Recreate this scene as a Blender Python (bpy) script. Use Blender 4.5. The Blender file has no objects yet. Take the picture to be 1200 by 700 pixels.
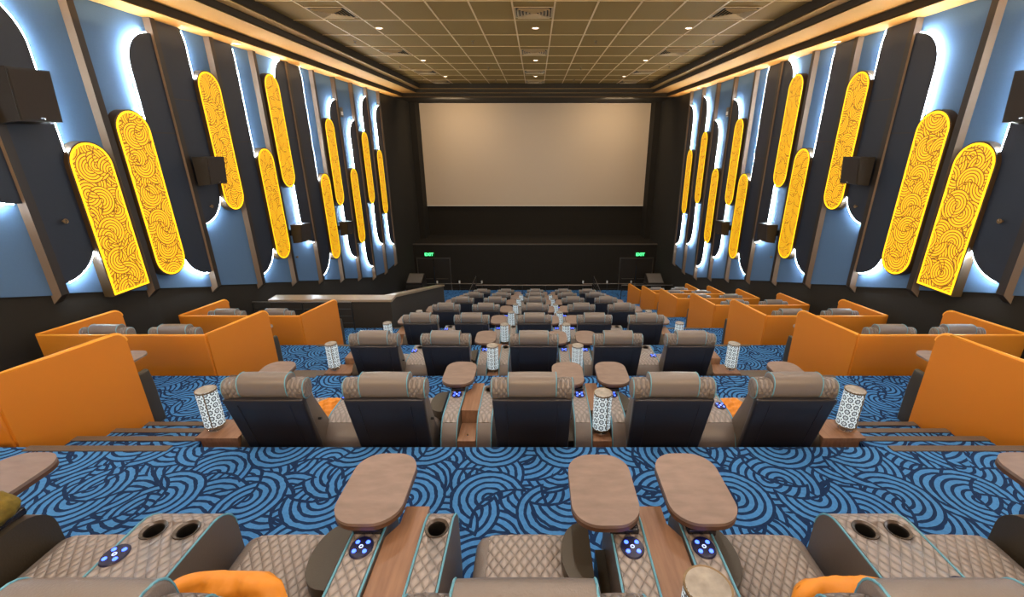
import bpy, bmesh, math, random
from mathutils import Vector, Matrix
random.seed(4)
PI = math.pi
scene = bpy.context.scene
COL = scene.collection
Z0 = 8.75            # world height of the lens above the lowest floor
PITCH, RISE = 2.36, 0.66
W = 7.2              # half width of the hall
FLOOR_END = 28.4

def fz(n): return Z0 - 2.42 - RISE * n          # floor height of row n
def edge(n): return 3.06 + PITCH * n            # front edge of row n

# ------------------------------------------------------------------ materials
def new_mat(name):
    m = bpy.data.materials.new(name); m.use_nodes = True
    nt = m.node_tree
    b = nt.nodes['Principled BSDF']
    return m, nt, b

def mat(name, col, rough=0.5, metal=0.0, emit=None, estr=0.0, bump=0.0, bscale=60.0, var=0.0, spec=None):
    m, nt, b = new_mat(name)
    b.inputs['Base Color'].default_value = (*col, 1)
    b.inputs['Roughness'].default_value = rough
    b.inputs['Metallic'].default_value = metal
    if spec is not None: b.inputs['Specular IOR Level'].default_value = spec
    if emit:
        b.inputs['Emission Color'].default_value = (*emit, 1)
        b.inputs['Emission Strength'].default_value = estr
    if bump or var:
        tc = nt.nodes.new('ShaderNodeTexCoord')
        nz = nt.nodes.new('ShaderNodeTexNoise'); nz.inputs['Scale'].default_value = bscale
        nz.inputs['Detail'].default_value = 3
        nt.links.new(tc.outputs['Object'], nz.inputs['Vector'])
        if bump:
            bp = nt.nodes.new('ShaderNodeBump'); bp.inputs['Strength'].default_value = bump
            bp.inputs['Distance'].default_value = 0.01
            nt.links.new(nz.outputs['Fac'], bp.inputs['Height'])
            nt.links.new(bp.outputs['Normal'], b.inputs['Normal'])
        if var:
            mx = nt.nodes.new('ShaderNodeMix'); mx.data_type = 'RGBA'
            mx.inputs['A'].default_value = (*[c * (1 - var) for c in col], 1)
            mx.inputs['B'].default_value = (*[min(1, c * (1 + var)) for c in col], 1)
            nt.links.new(nz.outputs['Fac'], mx.inputs['Factor'])
            nt.links.new(mx.outputs['Result'], b.inputs['Base Color'])
    return m

class NT:
    """small helper for node arithmetic"""
    def __init__(s, nt): s.nt = nt
    def m(s, op, a, b=None, c=None, clamp=False):
        n = s.nt.nodes.new('ShaderNodeMath'); n.operation = op; n.use_clamp = clamp
        for i, v in enumerate((a, b, c)):
            if v is None: continue
            if isinstance(v, (int, float)): n.inputs[i].default_value = v
            else: s.nt.links.new(v, n.inputs[i])
        return n.outputs[0]
    def vm(s, op, a, b=None):
        n = s.nt.nodes.new('ShaderNodeVectorMath'); n.operation = op
        for i, v in enumerate((a, b)):
            if v is None: continue
            if isinstance(v, tuple): n.inputs[i].default_value = v
            else: s.nt.links.new(v, n.inputs[i])
        return n.outputs['Value'] if op in ('LENGTH', 'DISTANCE') else n.outputs[0]
    def xyz(s, x=0.0, y=0.0, z=0.0):
        n = s.nt.nodes.new('ShaderNodeCombineXYZ')
        for i, v in enumerate((x, y, z)):
            if isinstance(v, (int, float)): n.inputs[i].default_value = v
            else: s.nt.links.new(v, n.inputs[i])
        return n.outputs[0]
    def sep(s, v):
        n = s.nt.nodes.new('ShaderNodeSeparateXYZ'); s.nt.links.new(v, n.inputs[0]); return n.outputs
    def mix(s, f, a, b):
        n = s.nt.nodes.new('ShaderNodeMix'); n.data_type = 'RGBA'
        s.nt.links.new(f, n.inputs['Factor'])
        for k, v in (('A', a), ('B', b)):
            if isinstance(v, tuple): n.inputs[k].default_value = (*v, 1)
            else: s.nt.links.new(v, n.inputs[k])
        return n.outputs['Result']
    def mixf(s, f, a, b):
        # f ? b : a, floats
        return s.m('ADD', s.m('MULTIPLY', s.m('SUBTRACT', 1.0, f), a), s.m('MULTIPLY', f, b))

def scallops(h, p, rings, dark, layers=7, wide=1.0):
    """fans of concentric arcs in random directions, laid over one another; returns 1 on the arcs, 0 on the gaps"""
    res = None
    R = 0.47
    sp = R / rings
    offs = [(0.0, 0.0), (0.37, 0.71), (0.63, 0.29), (0.81, 0.88), (0.18, 0.44), (0.52, 0.07), (0.93, 0.56), (0.29, 0.95)]
    for i in range(layers)[::-1]:
        a0 = 0.6 * i
        q = h.vm('ADD', p, (offs[i][0] + 7 * i, offs[i][1] + 11 * i, 0))
        rt = h.nt.nodes.new('ShaderNodeVectorRotate'); rt.rotation_type = 'Z_AXIS'; rt.inputs['Angle'].default_value = a0
        h.nt.links.new(q, rt.inputs['Vector']); q = rt.outputs[0]
        cell = h.vm('FLOOR', q)
        wn = h.nt.nodes.new('ShaderNodeTexWhiteNoise'); wn.noise_dimensions = '3D'
        h.nt.links.new(h.vm('ADD', cell, (0.5, 0.5, 0.0)), wn.inputs['Vector'])
        cx = h.sep(wn.outputs['Color'])
        jit = h.xyz(h.m('MULTIPLY', h.m('SUBTRACT', cx[1], 0.5), 0.06), h.m('MULTIPLY', h.m('SUBTRACT', cx[2], 0.5), 0.06))
        cen = h.vm('ADD', h.vm('ADD', cell, (0.5, 0.5, 0.0)), jit)
        ang = h.m('MULTIPLY', cx[0], 6.2832)
        bite = h.vm('ADD', cen, h.xyz(h.m('MULTIPLY', h.m('COSINE', ang), R * 1.02), h.m('MULTIPLY', h.m('SINE', ang), R * 1.02)))
        d = h.vm('DISTANCE', q, cen); d2 = h.vm('DISTANCE', q, bite)
        inv = h.m('SUBTRACT', R, d)
        arc = h.m('GREATER_THAN', h.m('FRACT', h.m('DIVIDE', inv, sp)), dark)
        if i < layers - 1:
            arc = h.m('MULTIPLY', arc, h.m('GREATER_THAN', d2, R + sp * dark))
            inside = h.m('MULTIPLY', h.m('GREATER_THAN', inv, 0.0), h.m('GREATER_THAN', d2, R))
            res = h.mixf(inside, res, arc)
        else:
            # bottom layer covers everything
            res = h.m('GREATER_THAN', h.m('FRACT', h.m('DIVIDE', h.m('ADD', inv, 2.0), sp)), dark)
    return res

def carpet_mat():
    m, nt, b = new_mat('carpet'); h = NT(nt)
    g = nt.nodes.new('ShaderNodeNewGeometry')
    x, y, z = h.sep(g.outputs['Position'])[:]
    p = h.xyz(h.m('DIVIDE', x, 0.59), h.m('DIVIDE', h.m('SUBTRACT', y, z), 0.59))
    nz = nt.nodes.new('ShaderNodeTexNoise'); nz.inputs['Scale'].default_value = 9; nz.inputs['Detail'].default_value = 1
    nt.links.new(p, nz.inputs['Vector'])
    wob = h.m('MULTIPLY', h.m('SUBTRACT', nz.outputs['Fac'], 0.5), 0.03)
    p2 = h.vm('ADD', p, h.xyz(wob, wob))
    a = scallops(h, p2, 4.9, 0.40)
    n2 = nt.nodes.new('ShaderNodeTexNoise'); n2.inputs['Scale'].default_value = 40; n2.inputs['Detail'].default_value = 3
    nt.links.new(g.outputs['Position'], n2.inputs['Vector'])
    lo = h.mix(n2.outputs['Fac'], (0.008, 0.022, 0.065), (0.016, 0.042, 0.12))
    hi = h.mix(n2.outputs['Fac'], (0.045, 0.170, 0.42), (0.085, 0.285, 0.63))
    c = h.mix(a, lo, hi)
    nt.links.new(c, b.inputs['Base Color'])
    b.inputs['Roughness'].default_value = 0.95; b.inputs['Specular IOR Level'].default_value = 0.1
    n3 = nt.nodes.new('ShaderNodeTexNoise'); n3.inputs['Scale'].default_value = 220
    nt.links.new(g.outputs['Position'], n3.inputs['Vector'])
    bp = nt.nodes.new('ShaderNodeBump'); bp.inputs['Strength'].default_value = 0.5; bp.inputs['Distance'].default_value = 0.01
    nt.links.new(h.m('ADD', n3.outputs['Fac'], a), bp.inputs['Height']); nt.links.new(bp.outputs['Normal'], b.inputs['Normal'])
    return m

def lightbox_mat():
    m, nt, b = new_mat('yellow_lightbox'); h = NT(nt)
    g = nt.nodes.new('ShaderNodeNewGeometry')
    x, y, z = h.sep(g.outputs['Position'])[:]
    p = h.xyz(h.m('DIVIDE', y, 0.50), h.m('DIVIDE', h.m('ADD', z, h.m('MULTIPLY', x, 0.3)), 0.50))
    a = scallops(h, p, 5.0, 0.30)
    c = h.mix(a, (0.30, 0.10, 0.0), (0.95, 0.46, 0.006))
    nt.links.new(h.mix(a, (0.02, 0.01, 0.0), (0.65, 0.40, 0.02)), b.inputs['Base Color'])
    nt.links.new(c, b.inputs['Emission Color']); b.inputs['Emission Strength'].default_value = 0.9
    return m

def quilt_mat(name, col, s=0.06, mode='top'):
    m, nt, b = new_mat(name); h = NT(nt)
    tc = nt.nodes.new('ShaderNodeTexCoord')
    x, y, z = h.sep(tc.outputs['Object'])[:]
    if mode == 'wing': y = h.m('SUBTRACT', z, y)
    else: y = h.m('SUBTRACT', y, z)
    u = h.m('DIVIDE', h.m('ADD', x, h.m('MULTIPLY', y, 0.72)), s)
    v = h.m('DIVIDE', h.m('SUBTRACT', x, h.m('MULTIPLY', y, 0.72)), s)
    def tri(t):   # distance to the nearest stitch line, doubled line
        f = h.m('FRACT', t)
        a = h.m('ABSOLUTE', h.m('SINE', h.m('MULTIPLY', f, PI)))
        ln = h.m('SUBTRACT', 1.0, h.m('LESS_THAN', h.m('ABSOLUTE', h.m('SUBTRACT', f, 0.13)), 0.035))
        return h.m('MULTIPLY', h.m('POWER', a, 0.45), h.m('ADD', 0.55, h.m('MULTIPLY', ln, 0.45)))
    ht = h.m('MULTIPLY', tri(u), tri(v))
    bp = nt.nodes.new('ShaderNodeBump'); bp.inputs['Strength'].default_value = 0.75; bp.inputs['Distance'].default_value = 0.014
    nt.links.new(ht, bp.inputs['Height']); nt.links.new(bp.outputs['Normal'], b.inputs['Normal'])
    c = h.mix(ht, tuple(k * 0.62 for k in col), col)
    nt.links.new(c, b.inputs['Base Color'])
    b.inputs['Roughness'].default_value = 0.35
    return m

def wood_mat(name, c1, c2, sx=3, sy=0.35, rough=0.45):
    m, nt, b = new_mat(name); h = NT(nt)
    tc = nt.nodes.new('ShaderNodeTexCoord')
    mp = nt.nodes.new('ShaderNodeMapping'); mp.inputs['Scale'].default_value = (sx * 12, sy * 12, 12)
    nt.links.new(tc.outputs['Object'], mp.inputs['Vector'])
    nz = nt.nodes.new('ShaderNodeTexNoise'); nz.inputs['Scale'].default_value = 1; nz.inputs['Detail'].default_value = 6
    nt.links.new(mp.outputs[0], nz.inputs['Vector'])
    f = h.m('MULTIPLY', h.m('SUBTRACT', nz.outputs['Fac'], 0.28), 2.2, clamp=True)
    nt.links.new(h.mix(f, c1, c2), b.inputs['Base Color'])
    b.inputs['Roughness'].default_value = rough
    return m

def shade_mat():
    m, nt, b = new_mat('lamp_shade'); h = NT(nt)
    tc = nt.nodes.new('ShaderNodeTexCoord')
    x, y, z = h.sep(tc.outputs['Object'])[:]
    a = h.m('DIVIDE', h.m('ARCTAN2', y, x), 6.28318)
    u = h.m('MULTIPLY', a, 9.0); v = h.m('MULTIPLY', z, 16.0)
    fu = h.m('SUBTRACT', h.m('FRACT', h.m('ADD', u, 20.0)), 0.5); fv = h.m('SUBTRACT', h.m('FRACT', v), 0.5)
    r = h.m('SQRT', h.m('ADD', h.m('MULTIPLY', fu, fu), h.m('MULTIPLY', fv, fv)))
    th = h.m('ARCTAN2', fv, fu)
    pet = h.m('ABSOLUTE', h.m('SINE', h.m('MULTIPLY', th, 4.0)))
    flower = h.m('LESS_THAN', h.m('ABSOLUTE', h.m('SUBTRACT', r, h.m('ADD', 0.22, h.m('MULTIPLY', pet, 0.12)))), 0.10)
    dot = h.m('LESS_THAN', r, 0.07)
    q = h.m('GREATER_THAN', r, 0.60)
    dark = h.m('MAXIMUM', h.m('MAXIMUM', flower, dot), q)
    c = h.mix(dark, (0.80, 0.95, 1.0), (0.09, 0.12, 0.15))
    nt.links.new(h.mix(dark, (0.35, 0.36, 0.37), (0.01, 0.01, 0.01)), b.inputs['Base Color'])
    nt.links.new(c, b.inputs['Emission Color']); b.inputs['Emission Strength'].default_value = 0.62
    b.inputs['Roughness'].default_value = 0.4
    return m

M = {}
TAUPE = (0.165, 0.142, 0.131)
M['carpet'] = carpet_mat()
M['lightbox'] = lightbox_mat()
M['shade'] = shade_mat()
M['leather'] = mat('taupe_leather', TAUPE, 0.34, bump=0.15, bscale=160)
M['quilt'] = quilt_mat('quilted_taupe_leather', (0.34, 0.300, 0.280), 0.051)
M['quilt_wing'] = quilt_mat('quilted_wing_leather', (0.21, 0.182, 0.168), 0.042, 'wing')
M['shell'] = mat('dark_shell_leather', (0.022, 0.020, 0.024), 0.30, bump=0.08, bscale=12)
M['side'] = mat('brown_side_leather', (0.12, 0.096, 0.078), 0.45, bump=0.1, bscale=120)
M['bolster'] = mat('olive_brown_leather', (0.045, 0.035, 0.022), 0.38, bump=0.1, bscale=100)
M['piping'] = mat('blue_piping', (0.11, 0.33, 0.45), 0.5)
M['wood'] = wood_mat('console_wood', (0.19, 0.095, 0.052), (0.30, 0.165, 0.095))
M['tray'] = wood_mat('tray_wood', (0.175, 0.122, 0.098), (0.25, 0.18, 0.145), 0.6, 1.6)
M['tray_edge'] = mat('tray_edge', (0.09, 0.045, 0.025), 0.4)
M['black'] = mat('black_metal', (0.012, 0.011, 0.010), 0.4)
M['plastic'] = mat('dark_plastic', (0.015, 0.014, 0.02), 0.25)
M['cup'] = mat('cup_liner', (0.012, 0.011, 0.010), 0.35)
M['cup_rim'] = mat('cup_rim', (0.11, 0.09, 0.075), 0.3, 0.6)
M['blue_led'] = mat('blue_button', (0.02, 0.05, 0.4), 0.4, emit=(0.05, 0.12, 1.0), estr=5.0)
M['white_led'] = mat('white_button', (0.3, 0.4, 0.8), 0.4, emit=(0.5, 0.6, 1.0), estr=1.4)
M['panel_face'] = mat('control_face', (0.008, 0.008, 0.03), 0.4, emit=(0.0, 0.01, 0.25), estr=0.04)
M['orange'] = mat('orange_leather', (0.56, 0.185, 0.012), 0.42, bump=0.1, bscale=180)
M['orange_trim'] = mat('orange_top_edge', (0.78, 0.33, 0.03), 0.4)
M['orange_cloth'] = mat('orange_satin', (0.74, 0.26, 0.012), 0.5, bump=0.6, bscale=9)
M['mustard'] = mat('mustard_cloth', (0.16, 0.11, 0.01), 0.9, bump=0.5, bscale=30, var=0.6)
M['marble'] = mat('stone_cap', (0.30, 0.275, 0.24), 0.6, bscale=22, var=0.6)
M['brass'] = mat('brass', (0.22, 0.15, 0.08), 0.5, 0.6)
M['chrome'] = mat('chrome', (0.7, 0.7, 0.7), 0.18, 1.0)
M['rail'] = mat('rail_metal', (0.18, 0.16, 0.14), 0.35, 0.8)
M['nosing'] = mat('step_nosing', (0.105, 0.078, 0.058), 0.5, bump=0.3, bscale=80)
M['blue_wall'] = mat('blue_wall_panel', (0.09, 0.165, 0.29), 0.85, spec=0.12, bump=0.03, bscale=40, var=0.05)
M['dark_wall'] = mat('navy_wall_panel', (0.011, 0.017, 0.032), 0.5, bump=0.03, bscale=30, var=0.1)
M['rib_side'] = mat('rib_side', (0.21, 0.15, 0.105), 0.6, bump=0.1, bscale=50)
M['rib'] = mat('rib_face', (0.022, 0.015, 0.010), 0.45)
M['lower_wall'] = mat('black_wall_fabric', (0.012, 0.0095, 0.006), 0.9, bump=0.4, bscale=120, var=0.25)
M['front_wall'] = mat('front_wall_fabric', (0.011, 0.008, 0.0045), 0.9, bump=0.3, bscale=90)
M['halo'] = mat('halo_strip', (0.9, 0.95, 1), 0.5, emit=(0.80, 0.93, 1.0), estr=270.0)
try: M['halo'].cycles.emission_sampling = 'FRONT_BACK'
except Exception: pass
M['rim_glow'] = mat('lightbox_rim', (0.9, 0.6, 0.02), 0.5, emit=(1.0, 0.55, 0.002), estr=1.35)
M['box_side'] = mat('lightbox_side', (0.05, 0.028, 0.01), 0.4)
M['ceiling'] = mat('ceiling_tile', (0.31, 0.170, 0.028), 0.8, bump=0.2, bscale=150, var=0.1)
M['grid'] = mat('ceiling_grid', (0.85, 0.58, 0.28), 0.45)
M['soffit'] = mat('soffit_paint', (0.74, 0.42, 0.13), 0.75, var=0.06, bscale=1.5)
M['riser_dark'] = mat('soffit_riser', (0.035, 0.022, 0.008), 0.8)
M['vent'] = mat('vent_metal', (0.60, 0.42, 0.22), 0.5)
M['vent_dark'] = mat('vent_dark', (0.012, 0.010, 0.008), 0.8)
M['lamp_on'] = mat('downlight_glow', (1, 0.9, 0.8), 0.5, emit=(1.0, 0.86, 0.66), estr=6.0)
M['screen'] = mat('projection_screen', (0.60, 0.49, 0.375), 0.85)
M['screen_edge'] = mat('screen_edge', (0.80, 0.74, 0.66), 0.6)
M['speaker'] = mat('speaker_cabinet', (0.014, 0.009, 0.005), 0.5)
M['grille'] = mat('speaker_grille', (0.018, 0.011, 0.007), 0.7, bump=0.5, bscale=300)
M['grey'] = mat('grey_grille', (0.11, 0.095, 0.08), 0.6, bump=0.4, bscale=150)
M['counter'] = mat('parapet_top', (0.28, 0.21, 0.14), 0.28)
M['parapet'] = mat('parapet_face', (0.025, 0.019, 0.013), 0.8, bump=0.2, bscale=60)
M['exit'] = mat('exit_letters', (0.0, 0.5, 0.1), 0.5, emit=(0.10, 1.0, 0.30), estr=2.6)
M['exit_face'] = mat('exit_face', (0.0, 0.06, 0.01), 0.4, emit=(0.0, 0.22, 0.03), estr=0.12)
M['door'] = mat('door_black', (0.016, 0.012, 0.009), 0.55)
M['white'] = mat('white_plastic', (0.7, 0.7, 0.68), 0.4)

# ------------------------------------------------------------------ geometry helpers
class MB:
    def __init__(s): s.v = []; s.f = []; s.mi = []
    def add(s, verts, faces, mi=0):
        o = len(s.v); s.v += [tuple(v) for v in verts]
        for f in faces: s.f.append(tuple(i + o for i in f)); s.mi.append(mi)
        return s
    def box(s, x0, x1, y0, y1, z0, z1, mi=0):
        v = [(x, y, z) for z in (z0, z1) for y in (y0, y1) for x in (x0, x1)]
        f = [(0, 2, 3, 1), (4, 5, 7, 6), (0, 1, 5, 4), (2, 6, 7, 3), (0, 4, 6, 2), (1, 3, 7, 5)]
        return s.add(v, f, mi)
    def rbox(s, x0, x1, y0, y1, z0, z1, r=0.02, n=4, fn=None, mi=0):
        """rounded box; fn deforms each vertex"""
        c = Vector(((x0 + x1) / 2, (y0 + y1) / 2, (z0 + z1) / 2))
        hs = Vector(((x1 - x0) / 2, (y1 - y0) / 2, (z1 - z0) / 2))
        r = min(r, hs.x, hs.y, hs.z)
        idx = {}; verts = []; faces = []
        def coords(h):
            k = [-h + r * (1 - math.cos(i / n * PI / 2)) for i in range(n)]
            m_ = max(1, min(6, int((2 * h - 2 * r) / 0.08)))
            mid = [-(h - r) + (2 * h - 2 * r) * i / m_ for i in range(m_ + 1)]
            return k + mid + [-t for t in reversed(k)]
        cs = [coords(h) for h in hs]
        def vert(p):
            key = (round(p[0], 6), round(p[1], 6), round(p[2], 6))
            if key in idx: return idx[key]
            q = Vector([max(-(hs[i] - r), min(hs[i] - r, p[i])) for i in range(3)])
            d = Vector(p) - q
            o = q + (d.normalized() * r if d.length > 1e-9 else d)
            o = o + c
            if fn: o = Vector(fn(*o))
            idx[key] = len(verts); verts.append(o); return idx[key]
        for ax in range(3):
            a, b_ = [(1, 2), (2, 0), (0, 1)][ax]
            for sg in (-1, 1):
                A, B = cs[a], cs[b_]
                for i in range(len(A) - 1):
                    for j in range(len(B) - 1):
                        quad = []
                        for (u, v) in ((A[i], B[j]), (A[i + 1], B[j]), (A[i + 1], B[j + 1]), (A[i], B[j + 1])):
                            p = [0, 0, 0]; p[ax] = sg * hs[ax]; p[a] = u; p[b_] = v
                            quad.append(vert(p))
                        if sg < 0: quad.reverse()
                        if len(set(quad)) >= 3:
                            faces.append(tuple(dict.fromkeys(quad)))
        return s.add(verts, faces, mi)
    def prism(s, poly, a0, a1, axis='x', mi=0, mi_side=None):
        """poly = list of 2D points in the plane across axis; extruded from a0 to a1"""
        n = len(poly)
        def P(p, a):
            if axis == 'x': return (a, p[0], p[1])
            if axis == 'y': return (p[0], a, p[1])
            return (p[0], p[1], a)
        v = [P(p, a0) for p in poly] + [P(p, a1) for p in poly]
        s.add(v, [tuple(range(n))[::-1], tuple(range(n, 2 * n))], mi)
        o = len(s.v) - 2 * n
        for i in range(n):
            j = (i + 1) % n
            s.f.append((o + i, o + j, o + n + j, o + n + i)); s.mi.append(mi if mi_side is None else mi_side)
        return s
    def tube(s, pts, r, n=8, mi=0, closed=False):
        pts = [Vector(p) for p in pts]; rings = []
        L = len(pts)
        for i, p in enumerate(pts):
            if closed: t = pts[(i + 1) % L] - pts[i - 1]
            else: t = pts[min(i + 1, L - 1)] - pts[max(i - 1, 0)]
            t.normalize()
            up = Vector((0, 0, 1)) if abs(t.z) < 0.9 else Vector((0, 1, 0))
            if abs(t.x) < 1e-6 and abs(t.z) > 0: up = Vector((1, 0, 0))
            a = t.cross(up).normalized(); b = t.cross(a).normalized()
            rings.append([p + a * r * math.cos(2 * PI * k / n) + b * r * math.sin(2 * PI * k / n) for k in range(n)])
        v = [q for rg in rings for q in rg]; f = []
        for i in range(L if closed else L - 1):
            i2 = (i + 1) % L
            for k in range(n):
                f.append((i * n + k, i * n + (k + 1) % n, i2 * n + (k + 1) % n, i2 * n + k))
        if not closed:
            f.append(tuple(range(n))[::-1]); f.append(tuple((L - 1) * n + k for k in range(n)))
        return s.add(v, f, mi)
    def lathe(s, prof, cx=0, cy=0, cz=0, n=24, mi=0, cap=True):
        v = []; f = []
        for (r, z) in prof:
            for k in range(n): v.append((cx + r * math.cos(2 * PI * k / n), cy + r * math.sin(2 * PI * k / n), cz + z))
        for i in range(len(prof) - 1):
            for k in range(n): f.append((i * n + k, i * n + (k + 1) % n, (i + 1) * n + (k + 1) % n, (i + 1) * n + k))
        if cap:
            f.append(tuple(range(n))[::-1]); f.append(tuple((len(prof) - 1) * n + k for k in range(n)))
        return s.add(v, f, mi)
    def build(s, name, mats, parent=None, smooth=True, loc=(0, 0, 0), ang=35, kind=None):
        if not isinstance(mats, (list, tuple)): mats = [mats]
        me = bpy.data.meshes.new(name); me.from_pydata(s.v, [], s.f)
        for m_ in mats: me.materials.append(m_)
        me.polygons.foreach_set('material_index', s.mi)
        bm = bmesh.new(); bm.from_mesh(me)
        bmesh.ops.recalc_face_normals(bm, faces=bm.faces)
        if smooth:
            for e in bm.edges:
                if len(e.link_faces) == 2 and e.calc_face_angle(0) > math.radians(ang): e.smooth = False
            for f_ in bm.faces: f_.smooth = True
        bm.to_mesh(me); bm.free()
        o = bpy.data.objects.new(name, me); COL.objects.link(o); o.location = loc
        if parent is not None: o.parent = parent
        if kind: o['kind'] = kind
        return o

def roll(x0, x1, cy, cz, ry, rz, er0=0.02, er1=0.02, sag=0.03, n=24, m=7):
    """cushion roll along x with crisp rounded ends"""
    mb = MB(); sec = []
    for i in range(m + 1): a = i / m * PI / 2; sec.append((x0 + er0 * (1 - math.cos(a)), 1 - (er0 / rz) * (1 - math.sin(a))))
    for i in range(1, 6): t = i / 6; sec.append((x0 + er0 + (x1 - x0 - er0 - er1) * t, 1 + sag * math.sin(PI * t)))
    for i in range(m, -1, -1): a = i / m * PI / 2; sec.append((x1 - er1 * (1 - math.cos(a)), 1 - (er1 / rz) * (1 - math.sin(a))))
    v = []; f = []
    for x, k in sec:
        for q in range(n):
            a = 2 * PI * q / n; c, s_ = math.cos(a), math.sin(a)
            e = 0.8
            v.append((x, cy + ry * k * math.copysign(abs(c) ** e, c), cz + rz * k * math.copysign(abs(s_) ** e, s_)))
    for i in range(len(sec) - 1):
        for q in range(n): f.append((i * n + q, i * n + (q + 1) % n, (i + 1) * n + (q + 1) % n, (i + 1) * n + q))
    f.append(tuple(range(n))[::-1]); f.append(tuple((len(sec) - 1) * n + q for q in range(n)))
    return mb.add(v, f)
def ring(x, cy, cz, ry, rz, r, n=24):
    pts = []
    for q in range(n):
        a = 2 * PI * q / n; c, s_ = math.cos(a), math.sin(a)
        pts.append((x, cy + ry * math.copysign(abs(c) ** 0.8, c), cz + rz * math.copysign(abs(s_) ** 0.8, s_)))
    return MB().tube(pts, r, 6, closed=True)

def empty(name, loc=(0, 0, 0), rz=0):
    o = bpy.data.objects.new(name, None); COL.objects.link(o); o.location = loc
    o.rotation_euler = (0, 0, rz); o.empty_display_size = 0.1
    return o

def tag(o, label=None, cat=None, group=None):
    if label: o['label'] = label
    if cat: o['category'] = cat
    if group: o['group'] = group
    return o

KIDS = {}
def clone(root, loc, label, group=None, rz=0.0, sx=None, skip=()):
    c = copy_tree(root, None, skip); c.location = loc; c.rotation_euler = (0, 0, rz)
    c['label'] = label
    if group: c['group'] = group
    return c
def copy_tree(o, parent, skip=()):
    c = o.copy(); COL.objects.link(c)
    if parent is not None: c.parent = parent
    for ch in list(o.children):
        if ch.name.split('.')[0] in skip: continue
        copy_tree(ch, c)
    return c

def struct(mb, name, mats, smooth=False):
    o = mb.build(name, mats, smooth=smooth); o['kind'] = 'structure'; return o

def boolean_holes(o, holes, depth, ztop):
    """cut round pockets (x, y, r) down from ztop"""
    for (hx, hy, r) in holes:
        cut = MB().lathe([(r, ztop - depth), (r, ztop + 0.1)], hx, hy, 0, 28).build('cutter', M['cup'])
        md = o.modifiers.new('b', 'BOOLEAN'); md.object = cut; md.operation = 'DIFFERENCE'; md.solver = 'EXACT'
        bpy.context.view_layer.update()
        dg = bpy.context.evaluated_depsgraph_get()
        me = bpy.data.meshes.new_from_object(o.evaluated_get(dg))
        o.modifiers.clear(); o.data = me
        bpy.data.objects.remove(cut)

# ------------------------------------------------------------------ room shell
# stepped floor: one profile for the main block, one for the strip at the left wall
def profile(n0, n1, yback, last_y, base):
    pts = [(yback, fz(n0))]
    for n in range(n0, n1):
        pts.append((edge(n), fz(n))); pts.append((edge(n), fz(n + 1)))
    pts.append((last_y, fz(n1))); pts.append((last_y, base)); pts.append((yback, base))
    return pts
fl = MB()
fl.prism(profile(-2, 8, -4.0, 23.0, -0.3), -3.64, W, 'x')
fl.prism(profile(-2, 3, -4.0, edge(3), -0.3), -W, -3.64, 'x')
fl.box(-W, -3.64, edge(3), 23.0, -0.3, fz(8))
fl.box(-W, W, 23.0, FLOOR_END, -0.3, 0.0)
struct(fl, 'floor', M['carpet'])

TR = [0]
def trim(mb, mats, smooth=False):
    TR[0] += 1
    return struct(mb, 'trim_%d' % TR[0], mats, smooth)

# aisle steps with nosings, both sides of the central block
for n in range(-1, 8):
    for sgn in (-1, 1):
        if sgn < 0 and n >= 3: xa, xb = -3.56, -3.04
        else: xa, xb = (-4.22, -3.02) if sgn < 0 else (3.02, 4.22)
        if sgn < 0 and n >= 3: xa = -3.50
        st = MB()
        for k in (1, 2, 3):
            st.box(xa, xb, edge(n) + 0.345 * (k - 1), edge(n) + 0.345 * k, fz(n + 1), fz(n) - 0.165 * k)
        trim(st, M['carpet'])
        for k in range(4):
            y = edge(n) + 0.345 * k; z = fz(n) - 0.165 * k
            nb = MB().prism([(y - 0.055, z), (y - 0.055, z + 0.008), (y + 0.012, z + 0.008), (y + 0.012, z - 0.045), (y + 0.001, z - 0.045), (y + 0.001, z)], xa, xb, 'x')
            trim(nb, M['nosing'])

# walls
WALL_TOP = Z0 + 2.72
for sgn, nm in ((-1, 'left'), (1, 'right')):
    x = sgn * W
    m_ = MB().box(min(x, x + sgn * 0.2), max(x, x + sgn * 0.2), -4.0, FLOOR_END, -0.3, WALL_TOP + 0.3)
    struct(m_, 'wall_' + nm, M['lower_wall'])
struct(MB().box(-W, W, FLOOR_END, FLOOR_END + 0.2, -0.3, WALL_TOP + 0.3), 'wall_front', M['front_wall'])
struct(MB().box(-W, W, -4.2, -4.0, -0.3, WALL_TOP + 0.3), 'wall_back', mat('back_wall', (0.35, 0.27, 0.2), 0.8))

# ceiling: flat tiled field inside three stepped soffits
CE = 23.7
ce = MB()
ce.box(-5.66, 5.66, -4.0, CE, Z0 + 2.72, Z0 + 2.8)
struct(ce, 'ceiling', M['ceiling'])
steps = [(7.2, 6.68, 2.17, 2.34), (6.68, 5.92, 2.34, 2.50), (5.92, 5.66, 2.50, 2.72)]
ends = [(CE + 0.62, 24.45 + 0.0), (CE + 0.34, 24.2), (CE, 24.0)]
for i, (xo, xi, zb, zt) in enumerate(steps):
    for sgn in (-1, 1):
        a, b_ = sorted((sgn * xo, sgn * xi))
        s_ = MB().box(a, b_, -4.0, CE + (0.62, 0.34, 0.0)[i], Z0 + zb, Z0 + zb + 0.02)
        trim(s_, M['soffit'])
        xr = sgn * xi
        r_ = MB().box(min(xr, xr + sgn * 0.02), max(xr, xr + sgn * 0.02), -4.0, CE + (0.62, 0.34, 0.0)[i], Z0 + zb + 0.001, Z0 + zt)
        trim(r_, M['riser_dark'])
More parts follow.
